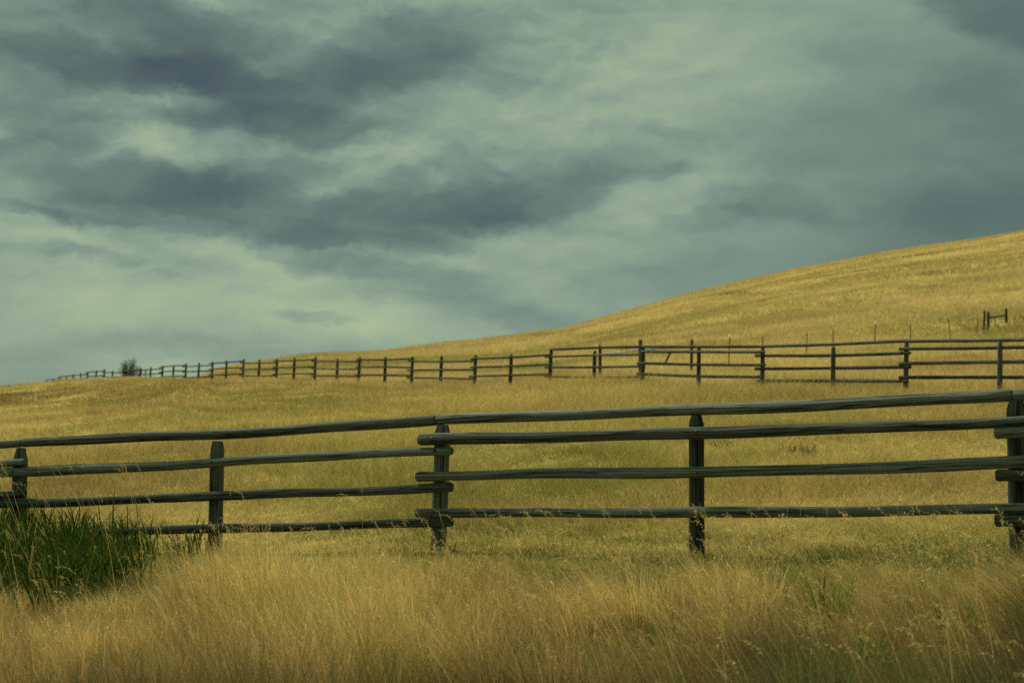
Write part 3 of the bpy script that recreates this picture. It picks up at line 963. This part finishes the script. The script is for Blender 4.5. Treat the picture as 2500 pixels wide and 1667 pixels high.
col = mixc(col, DARK, blob(px, py, 1790, 719 , 75, 5) * .8); col = mixc(col, DARK, blob(px, py + (px - 2330) * .10, 2330, 662, 200, 7) * .7); col = mixc(col, DARK, blob(px, py + (px - 2200) * .16, 2200, 632, 150, 5) * .5)
col = mixc(col, OLIVE * .8, blob(px, py + (px - 1950) * .22, 1950, 712, 330, 10) * .55); col = mixc(col, OLIVE * .75, blob(px, py + (px - 2250) * .12, 2250, 705, 300, 9) * .45); col = mixc(col, OLIVE * .8, blob(px, py, 1380, 820, 120, 7) * .5); col = mixc(col, OLIVE * .8, blob(px, py, 2150, 765, 200, 10) * .4)
hgt = (.8 + .7 * fbm(N4, X / 5, D / 5, 3)) * (1 - .35 * sm(90, 240, D))
per = 10
cx, cd, hh = spread(per, X, D, hgt); cc = np.repeat(col, per, 0)
nb_ = len(cx); sc = cd / 45
rr, th = disc(nb_, .30); rr = rr * sc
rx_, ry_ = cx + rr * np.cos(th), cd + rr * np.sin(th)
la = np.abs(rng.normal(.10, .1, nb_))
Fd.blades(np.stack([rx_, ry_, ground(rx_, ry_) - .03], 1), th + rng.normal(0, .9, nb_), rng.uniform(.16, .44, nb_) * hh, np.abs(rng.normal(0, .35, nb_)), rng.uniform(.1, .6, nb_),
          rng.uniform(.012, .022, nb_) * sc, vary(cc, .10, .02), 2, np.stack([-la, la * 0], 1))
Fd.build('hillside_grass', 'golden dry grass covering the hillside beyond the far fence', 'grass')

# ---- dense dark green grass at the left in front of the fence
Fd = Field()
n_c = 820
xr = rng.triangular(-420, 20, 520, n_c); xr = np.where(rng.random(n_c) < .4, rng.uniform(-400, 330, n_c), xr)
D = dn(xr) - (rng.uniform(-.10, 3.5, n_c) + (rng.random(n_c) < .10) * rng.uniform(.4, 1.6, n_c)) * (1 - .60 * sm(150, 520, xr))
X = (xr - 1250) / F * D
col = mixc(np.tile(np.array([.022, .046, .006]), (n_c, 1)), np.array([.075, .115, .016]), rng.random(n_c) ** 2.2)
col = mixc(col, STRAW * .6, (rng.random(n_c) < .06) * .7)
hgt = rng.uniform(.55, 1.15, n_c) * (1 - .35 * sm(200, 500, xr)) * (.75 + .5 * fbm(N1, X / .6, D / .6, 2))
kp = rng.random(n_c) < .25 + 1.1 * sm(.40, .58, fbm(N2, X / .55 + 3, D / .5, 3))
X, D, xr, col, hgt = X[kp], D[kp], xr[kp], col[kp], hgt[kp]; n_c = len(X)
wl = np.abs(rng.normal(.22, .14, n_c)); wd = math.pi + rng.normal(0, .6, n_c)
per = 9
cx, cd, hh, wl_, wd_ = spread(per, X, D, hgt, wl, wd); cc = np.repeat(col, per, 0)
nb_ = len(cx); rr, th = disc(nb_, .13)
rx_, ry_ = cx + rr * np.cos(th), cd + rr * np.sin(th)
Fd.blades(np.stack([rx_, ry_, ground(rx_, ry_) - .03], 1), th + rng.normal(0, .8, nb_), rng.uniform(.40, .84, nb_) * hh, np.abs(rng.normal(0, .18, nb_)), rng.uniform(.05, .6, nb_), rng.uniform(.014, .028, nb_), vary(cc, .35), 5,
          np.stack([np.cos(wd_) * wl_, np.sin(wd_) * wl_], 1))
Fd.build('green_grass', 'dense dark green broad grass growing against the left part of the near fence', 'grass')

# ---- tall single seed stalks
Fd = Field()
n_s = 260
grp = rng.random(n_s)
xs = np.where(grp < .17, rng.uniform(-200, 430, n_s), np.where(grp < .7, rng.uniform(1250, 2700, n_s), rng.uniform(400, 1400, n_s)))
D = dn(xs) - np.where(grp < .17, rng.uniform(.5, 2.6, n_s), rng.uniform(1.3, 5.0, n_s))
X = (xs - 1250) / F * D
col = mixc(np.tile(STRAW * 1.1, (n_s, 1)), BROWN, rng.random(n_s) * .5)
hs_ = np.where(grp < .17, rng.uniform(.85, 1.28, n_s), rng.uniform(.55, .95, n_s))
wl = np.abs(rng.normal(.22, .1, n_s)); wd = math.pi + rng.normal(0, .5, n_s)
Fd.blades(np.stack([X, D, ground(X, D) - .03], 1), wd + rng.normal(0, .8, n_s), hs_, np.abs(rng.normal(0, .06, n_s)), rng.uniform(.05, .22, n_s), np.full(n_s, .0050), vary(col, .2), 6,
          np.stack([np.cos(wd) * wl, np.sin(wd) * wl], 1), droop=.2)
P_ = Fd.V[0].reshape(n_s, 13, 3)
Fd.heads(P_[:, -1], P_[:, -1] - P_[:, -3], np.stack([np.cos(wd), np.sin(wd)], 1), col, 30, (.12, .21))
n_s = 420
xs = rng.uniform(-250, 2750, n_s); D = dn(xs) * rng.uniform(.50, .80, n_s)
X = (xs - 1250) / F * D
col = mixc(np.tile(STRAW * 1.2, (n_s, 1)), BROWN, rng.random(n_s) * .6)
wl = np.abs(.12 + .2 * sm(700, 1900, xs) + rng.normal(0, .1, n_s)); wd = math.pi + rng.normal(0, .5, n_s)
k0 = len(Fd.V)
Fd.blades(np.stack([X, D, ground(X, D) - .03], 1), wd + rng.normal(0, .8, n_s), rng.uniform(.5, .88, n_s), np.abs(rng.normal(0, .08, n_s)), rng.uniform(.02, .25, n_s), np.full(n_s, .0048), vary(col, .2), 6,
          np.stack([np.cos(wd) * wl, np.sin(wd) * wl], 1), droop=.2)
P_ = Fd.V[k0].reshape(n_s, 13, 3)
Fd.heads(P_[:, -1], P_[:, -1] - P_[:, -3], np.stack([np.cos(wd), np.sin(wd)], 1), col, 16, (.07, .13))
Fd.build('seed_grass', 'slender pale seed stalks standing above the grass along the near fence', 'grass')

# ------------------------------------------------------------------ individual plants
LEAF = blade_material('shrub_leaf', (.075, .105, .040), .25)
TWIG = plain_material('twig_bark', (.075, .065, .045), .9)
CLUMP = blade_material('clump_leaf', (.150, .185, .024), .35)
WEED = blade_material('dead_weed', (.085, .065, .032), .2)


def place_blades(B, name, mat, parent=None, loc=None):
    me = B.mesh(name, mat)
    o = bpy.data.objects.new(name, me); C.objects.link(o)
    if parent is not None: o.parent = parent
    elif loc is not None: o.location = loc
    return o


def shrub(x, ytop, D, width, label, branches, leaves, up=1.0):
    X = at(x, ytop, D).x; z0 = gz(X, D); H = at(x, ytop, D).z - z0
    root = empty('shrub', (X, D, z0), label, 'shrub')
    B = Blades(); V, Fc, U = [], [], []
    for k in range(branches):
        az = random.uniform(0, 6.28); q = random.random()
        out_ = width / 2 * math.sqrt(random.random())
        top = Vector((math.cos(az) * out_, math.sin(az) * out_, H * (random.uniform(.55, 1.0) * (1 - .38 * (out_ / (width / 2)) ** 2) if k > 7 else random.uniform(.72, 1.0))))
        if k <= 7: top.x = random.uniform(-.05, .35) * width; top.y *= .3
        base = Vector((random.uniform(-.07, .07), random.uniform(-.07, .07), -.05))
        mid = base.lerp(top, .5) + Vector((math.cos(az), math.sin(az), 0)) * out_ * .12
        pl = resample([base, mid, top], 9)
        v, f, u = log_geo(pl, [.012 * (1 - .08 * i) for i in range(9)], 5, 0, k, .1)
        o_ = len(V); V += v; Fc += [tuple(i + o_ for i in w_) for w_ in f]; U += u
        for j in range(leaves if k > 7 else leaves // 2):
            s = random.uniform(.30, 1) * 8
            i = min(7, int(s)); p = pl[i].lerp(pl[i + 1], s - i)
            d = (pl[i + 1] - pl[i]).normalized() * .6 + Vector((random.gauss(0, .6), random.gauss(0, .6), random.gauss(.15, .5)))
            p = p + Vector((random.gauss(0, .035), random.gauss(0, .035), random.gauss(0, .03)))
            B.leaf(p, d, random.uniform(.07, .13), random.uniform(.035, .06), random.random())
    st = mesh_obj('stem', [Vector(v) + root.location for v in V], Fc, TWIG, root, U)
    place_blades(B, 'foliage', LEAF, root)
    return root


Dbush = float(df(318)) + .9
shrub(318, 869, Dbush, 1.75, 'bushy dark green shrub on the left crest beside the far log fence', 70, 38)
shrub(354, 893, float(df(354)) + .6, .35, 'small thin sapling close to the right of the dark bush on the crest', 7, 14)
shrub(2456, 671, 150, 1.0, 'tiny dark shrub alone high on the right of the golden hillside', 16, 14)


def weed_plant(x, y, D, h, label, cat='weed', n=20, spread_=.10, leaves=0):
    X = at(x, y, D).x; z = gz(X, D)
    B = Blades()
    for k in range(n):
        az = random.uniform(0, 6.28)
        p, d = B.blade((random.gauss(0, spread_), random.gauss(0, spread_), -.02), az, h * random.uniform(.5, 1), abs(random.gauss(0, .7)), random.uniform(0, .6), .011, random.random(), 4)
        for j in range(leaves):
            B.leaf(Vector(p) + Vector((random.gauss(0, .03), random.gauss(0, .03), random.gauss(-.05, .06))), (random.gauss(0, 1), random.gauss(0, 1), random.gauss(0, 1)), .05, .025, random.random())
    o = place_blades(B, 'weed', WEED, None, (X, D, z))
    return props(o, label, cat)


def depth_at(x, y):
    """depth at which the ground is seen at photo pixel (x, y)"""
    for D in np.linspace(6, 60, 1200):
        X = (x - 1250) / F * D
        if project(X, D, gz(X, D))[1] < y: return float(D)
    return 40.


weed_plant(1955, 1112, depth_at(1955, 1117), .31, 'dark dead weed clump in the pasture right of the middle post, under the second rail', n=170, spread_=.15)
weed_plant(1764, 1098, depth_at(1764, 1100), .32, 'small brown dead weed just right of the middle post, near the second rail', n=80, spread_=.09)
weed_plant(1502, 870, 53.6, .85, 'thin branching weed stem below the pale sagging wire at the far fence', n=7, spread_=.01, leaves=5)


def green_clump(x, D, h, n, label):
    X = (x - 1250) / F * D; z = gz(X, D)
    B = Blades()
    for k in range(n):
        B.blade((random.gauss(0, .06), random.gauss(0, .06), -.02), random.uniform(0, 6.28), h * random.uniform(.6, 1.05), abs(random.gauss(0, .15)), random.uniform(.05, .4), random.uniform(.013, .024), random.random(), 5)
    o = place_blades(B, 'grass_clump', CLUMP, None, (X, D, z))
    return props(o, label, 'grass clump', 'green clumps in the dry foreground grass')


for c_, lab in zip(CLUMPS, ('largest bright green grass clump in the dry foreground, below the right bay of rails', 'slim green grass clump in the dry foreground below the middle post',
                            'low green grass clump just below and right of the largest green clump', 'green grass clump at the bottom edge below the middle post',
                            'faint green grass clump in the dry grass near the right edge')):
    green_clump(*c_, lab)

# ------------------------------------------------------------------ sky and light
SUN_EL, SUN_AZ = math.radians(56), math.radians(-38)      # azimuth from +Y (view direction) towards +X
EXPO = .65
w = bpy.data.worlds.new('World'); SC.world = w; w.use_nodes = True
nt = w.node_tree; n = nt.nodes; l = nt.links; n.clear()
out = n.new('ShaderNodeOutputWorld'); bg = n.new('ShaderNodeBackground'); bg.inputs['Strength'].default_value = .1
l.new(bg.outputs[0], out.inputs[0])
sky = n.new('ShaderNodeTexSky'); sky.sky_type = 'NISHITA'; sky.sun_disc = False
sky.sun_elevation = SUN_EL; sky.sun_rotation = SUN_AZ
tc = n.new('ShaderNodeTexCoord')
sp = n.new('ShaderNodeSeparateXYZ'); l.new(tc.outputs['Generated'], sp.inputs[0])
azn = nd(n, 'ShaderNodeMath', op='ARCTAN2'); l.new(sp.outputs[0], azn.inputs[0]); l.new(sp.outputs[1], azn.inputs[1])
eln = nd(n, 'ShaderNodeMath', op='ARCSINE'); l.new(sp.outputs[2], eln.inputs[0])
cb = n.new('ShaderNodeCombineXYZ'); l.new(azn.outputs[0], cb.inputs[0]); l.new(eln.outputs[0], cb.inputs[1])


def noise(vec, sx, sy, detail, rough=.55, dist=0., off=0.):
    mp = n.new('ShaderNodeMapping'); mp.inputs['Scale'].default_value = (sx, sy, 1); mp.inputs['Location'].default_value = (off, off * .7, off * .3)
    l.new(vec, mp.inputs[0])
    t_ = n.new('ShaderNodeTexNoise'); t_.inputs['Scale'].default_value = 1; t_.inputs['Detail'].default_value = detail; t_.inputs['Roughness'].default_value = rough; t_.inputs['Distortion'].default_value = dist
    l.new(mp.outputs[0], t_.inputs['Vector'])
    return t_


def vadd(v, colr, amp):
    s = nd(n, 'ShaderNodeVectorMath', op='SUBTRACT'); s.inputs[1].default_value = (.5, .5, .5); l.new(colr, s.inputs[0])
    k = nd(n, 'ShaderNodeVectorMath', op='MULTIPLY'); k.inputs[1].default_value = amp; l.new(s.outputs[0], k.inputs[0])
    a = nd(n, 'ShaderNodeVectorMath', op='ADD'); l.new(v, a.inputs[0]); l.new(k.outputs[0], a.inputs[1])
    return a.outputs[0]


P0 = cb.outputs[0]
wa = noise(P0, 10, 18, 2, .5, 0, 3)
P1 = vadd(P0, wa.outputs['Color'], (.026, .014, 0))
wb = noise(P0, 26, 46, 9, .66, 0, 9)
P2 = vadd(P1, wb.outputs['Color'], (.044, .028, 0))

# sharp-edged cloud bodies (S), soft shades (F): x, y, rx, ry, rot, weight in photo pixels -> directions in the sky
S, Fz = .52, .95
BLOBS = [
    (560, 130, 900, 270, 6, -.17, Fz), (60, 60, 300, 170, 0, -.13, Fz), (420, 150, 520, 190, 8, -.08, Fz), (780, 480, 980, 190, 0, -.15, Fz), (2500, 450, 1100, 620, 0, -.22, Fz), (2400, 560, 620, 200, -10, -.08, Fz),
    (330, 40, 270, 105, 30, -.22, S), (470, 120, 300, 120, 28, -.12, S), (250, 150, 350, 75, 6, -.26, S), (400, 185, 300, 60, 3, -.16, S), (560, 250, 350, 120, 8, -.24, S), (560, 280, 220, 60, 5, -.14, Fz),
    (740, 310, 270, 62, 4, -.18, S), (1010, 115, 280, 125, -15, -.22, S), (880, 200, 420, 110, -12, -.22, Fz), (1180, 130, 240, 120, -10, -.12, Fz), (700, 150, 420, 160, 0, -.10, Fz),
    (640, 172, 110, 30, 12, .22, Fz), (790, 85, 190, 55, 0, .10, Fz), (290, 70, 110, 60, 40, .14, S),
    (400, 465, 370, 85, 2, -.28, S), (440, 475, 230, 70, -6, -.30, Fz), (620, 430, 260, 55, -8, -.14, S), (230, 520, 200, 55, 8, -.18, S), (370, 545, 260, 30, 3, -.14, S),
    (1000, 525, 440, 90, -3, -.25, S), (1120, 545, 380, 60, 2, -.18, Fz), (1320, 480, 280, 75, -14, -.22, S), (900, 588, 330, 34, 4, -.16, S), (700, 560, 240, 50, 10, -.16, S), (1300, 400, 340, 110, 0, -.10, Fz), (1180, 430, 200, 50, 20, -.10, S),
    (600, 512, 130, 26, 8, .12, S),
    (70, 240, 230, 120, 10, -.16, S), (60, 370, 240, 150, 0, -.16, Fz), (150, 300, 200, 90, 10, -.10, S), (70, 508, 150, 18, 3, -.16, S),
    (1622, 416, 110, 38, -8, -.17, Fz), (1650, 405, 60, 26, 20, -.07, S), (1735, 525, 170, 42, -8, -.14, S), (1900, 495, 180, 60, 10, -.14, S), (2230, 500, 260, 80, 0, -.10, Fz), (2020, 545, 200, 40, 0, -.08, Fz),
    (2480, 10, 330, 120, 22, -.36, S), (2600, 420, 560, 520, 0, -.16, Fz), (2250, 620, 700, 150, -12, -.16, Fz), (1270, 770, 330, 95, 22, -.15, Fz), (1600, 690, 420, 110, -12, -.10, Fz), (2420, 230, 260, 140, 20, -.10, Fz), (1900, 330, 420, 140, 0, -.07, Fz), (2050, 130, 260, 70, 10, -.10, Fz), (1500, 20, 130, 30, 0, -.12, S),
    (765, 778, 130, 17, 3, -.16, S), (735, 765, 60, 16, 0, -.08, S), (225, 625, 160, 22, 6, -.12, S), (400, 670, 60, 10, 0, -.08, S), (480, 828, 280, 26, 0, -.07, Fz), (960, 660, 330, 40, 6, -.12, S), (1000, 690, 380, 60, 10, -.08, Fz), (60, 850, 330, 70, -8, -.03, Fz), (460, 640, 300, 26, 16, -.08, Fz),
    (560, 610, 330, 36, 18, .14, Fz), (620, 660, 520, 75, 12, .12, Fz), (330, 740, 700, 130, 0, .17, Fz), (900, 790, 420, 80, 6, .22, Fz), (380, 905, 300, 60, 0, .22, Fz), (1700, 150, 520, 230, 8, .12, Fz), (1650, 480, 300, 100, -18, .13, Fz), (1250, 615, 340, 60, -8, .12, Fz),
    (440, 345, 330, 70, -3, .18, Fz), (900, 390, 360, 75, -14, .18, Fz), (400, 235, 190, 34, 10, .22, S), (120, 575, 260, 50, 14, .14, Fz), (1300, 290, 420, 80, 0, .05, Fz), (880, 350, 90, 30, -10, .10, S),
]
total = None
for (x, y, rx, ry, rot, wt, soft) in BLOBS:
    dx, dy, dz = ray(x, y); L = math.sqrt(dx * dx + dy * dy + dz * dz)
    mp = n.new('ShaderNodeMapping'); mp.vector_type = 'TEXTURE'
    mp.inputs['Location'].default_value = (math.atan2(dx, dy), math.asin(dz / L), 0)
    mp.inputs['Rotation'].default_value = (0, 0, -math.radians(rot))
    mp.inputs['Scale'].default_value = (rx / F, ry / F, 1)
    l.new(P2, mp.inputs[0])
    gr = n.new('ShaderNodeTexGradient'); gr.gradient_type = 'SPHERICAL'; l.new(mp.outputs[0], gr.inputs[0])
    mr = n.new('ShaderNodeMapRange'); mr.interpolation_type = 'SMOOTHSTEP'; mr.inputs[2].default_value = soft; mr.inputs[4].default_value = wt
    l.new(gr.outputs['Fac'], mr.inputs[0])
    if total is None: total = mr.outputs[0]
    else:
        a = nd(n, 'ShaderNodeMath', op='ADD'); l.new(total, a.inputs[0]); l.new(mr.outputs[0], a.inputs[1]); total = a.outputs[0]
f1 = noise(P1, 8, 19, 4, .5, 0, 21); f2 = noise(P2, 18, 50, 8, .62, 0, 41)
calm = n.new('ShaderNodeMapRange'); calm.interpolation_type = 'SMOOTHSTEP'; l.new(azn.outputs[0], calm.inputs[0]); calm.inputs[1].default_value = -.02; calm.inputs[2].default_value = .26; calm.inputs[3].default_value = 1; calm.inputs[4].default_value = .30
k1 = nd(n, 'ShaderNodeMath', op='MULTIPLY_ADD'); l.new(f1.outputs[0], k1.inputs[0]); k1.inputs[1].default_value = .26; l.new(total, k1.inputs[2])
lowc = n.new('ShaderNodeMapRange'); lowc.interpolation_type = 'SMOOTHSTEP'; l.new(eln.outputs[0], lowc.inputs[0]); lowc.inputs[1].default_value = .04; lowc.inputs[2].default_value = .17; lowc.inputs[3].default_value = .40; lowc.inputs[4].default_value = 1
calm0 = calm; calm = nd(n, 'ShaderNodeMath', op='MULTIPLY'); l.new(calm0.outputs[0], calm.inputs[0]); l.new(lowc.outputs[0], calm.inputs[1])
f2c = nd(n, 'ShaderNodeMath', op='SUBTRACT'); l.new(f2.outputs[0], f2c.inputs[0]); f2c.inputs[1].default_value = .5
f2m = nd(n, 'ShaderNodeMath', op='MULTIPLY'); l.new(f2c.outputs[0], f2m.inputs[0]); l.new(calm.outputs[0], f2m.inputs[1])
k2 = nd(n, 'ShaderNodeMath', op='MULTIPLY_ADD'); l.new(f2m.outputs[0], k2.inputs[0]); k2.inputs[1].default_value = .26; l.new(k1.outputs[0], k2.inputs[2])
# relief of the cloud bases: lit where the layer thins upward, shaded below
r1 = noise(P2, 15, 34, 7, .58, 0, 63)
P3 = nd(n, 'ShaderNodeVectorMath', op='ADD'); l.new(P2, P3.inputs[0]); P3.inputs[1].default_value = (-.004, .009, 0)
r2 = noise(P3.outputs[0], 15, 34, 7, .58, 0, 63)
rd = nd(n, 'ShaderNodeMath', op='SUBTRACT'); l.new(r1.outputs[0], rd.inputs[0]); l.new(r2.outputs[0], rd.inputs[1])
rm = nd(n, 'ShaderNodeMath', op='MULTIPLY'); l.new(rd.outputs[0], rm.inputs[0]); l.new(calm.outputs[0], rm.inputs[1])
kr = nd(n, 'ShaderNodeMath', op='MULTIPLY_ADD'); l.new(rm.outputs[0], kr.inputs[0]); kr.inputs[1].default_value = .70; l.new(k2.outputs[0], kr.inputs[2])
k3 = nd(n, 'ShaderNodeMath', op='ADD'); l.new(kr.outputs[0], k3.inputs[0]); k3.inputs[1].default_value = .675 - .13
k4 = n.new('ShaderNodeMapRange'); l.new(k3.outputs[0], k4.inputs[0]); k4.inputs[1].default_value = -.4; k4.inputs[2].default_value = 1.3
ramp = n.new('ShaderNodeValToRGB'); l.new(k4.outputs[0], ramp.inputs[0])
cols_ = [(-.40, (70, 86, 92)), (-.12, (79, 96, 98)), (.10, (88, 107, 103)), (.34, (101, 123, 114)), (.55, (121, 143, 130)), (.76, (145, 166, 143)), (1.02, (171, 189, 149)), (1.3, (182, 196, 151))]
cols_ = [((p + .4) / 1.7, c) for p, c in cols_]
els = ramp.color_ramp.elements
while len(els) > 1: els.remove(els[-1])
els[0].position = 0
for i, (p, c) in enumerate(cols_):
    e = els[0] if i == 0 else els.new(p)
    e.color = (*[v * 10 / 2 ** EXPO for v in lin(c)], 1)
# clouds high overhead are brighter than near the horizon
ov = n.new('ShaderNodeMapRange'); ov.interpolation_type = 'SMOOTHSTEP'
l.new(eln.outputs[0], ov.inputs[0]); ov.inputs[1].default_value = math.radians(24); ov.inputs[2].default_value = math.radians(65); ov.inputs[3].default_value = 1; ov.inputs[4].default_value = 2.3
vm = nd(n, 'ShaderNodeVectorMath', op='SCALE'); l.new(ramp.outputs[0], vm.inputs[0]); l.new(ov.outputs[0], vm.inputs['Scale'])
mixn = n.new('ShaderNodeMixRGB'); mixn.inputs[0].default_value = .985
l.new(sky.outputs[0], mixn.inputs[1]); l.new(vm.outputs[0], mixn.inputs[2])
l.new(mixn.outputs[0], bg.inputs['Color'])

sl = bpy.data.lights.new('sun', 'SUN'); sl.energy = 3.3; sl.angle = math.radians(10); sl.color = (1, .935, .76)
so = bpy.data.objects.new('sun', sl); C.objects.link(so)
dirv = Vector((math.sin(SUN_AZ) * math.cos(SUN_EL), math.cos(SUN_AZ) * math.cos(SUN_EL), math.sin(SUN_EL)))
so.rotation_euler = dirv.to_track_quat('Z', 'Y').to_euler()

cam = bpy.data.cameras.new('camera'); co = bpy.data.objects.new('camera', cam); C.objects.link(co)
cam.sensor_width = 36; cam.lens = 36 * F / 2500; cam.clip_start = .1; cam.clip_end = 9000
co.location = (0, 0, CAMZ); co.rotation_euler = (math.pi / 2 + PHI, 0, 0)
cam.dof.use_dof = True; cam.dof.focus_distance = 13.2; cam.dof.aperture_fstop = 2.5
SC.camera = co
SC.view_settings.view_transform = 'Standard'; SC.view_settings.look = 'None'; SC.view_settings.exposure = EXPO; SC.view_settings.gamma = 1
SC.render.engine = 'CYCLES'
SC.cycles.use_denoising = False
SC.cycles.sample_clamp_indirect = 2; SC.cycles.max_bounces = 3; SC.cycles.diffuse_bounces = 2; SC.cycles.glossy_bounces = 1; SC.cycles.transmission_bounces = 2
SC.cycles.use_adaptive_sampling = True; SC.cycles.adaptive_threshold = .02
print('far depths', [round(d, 1) for d in farD])
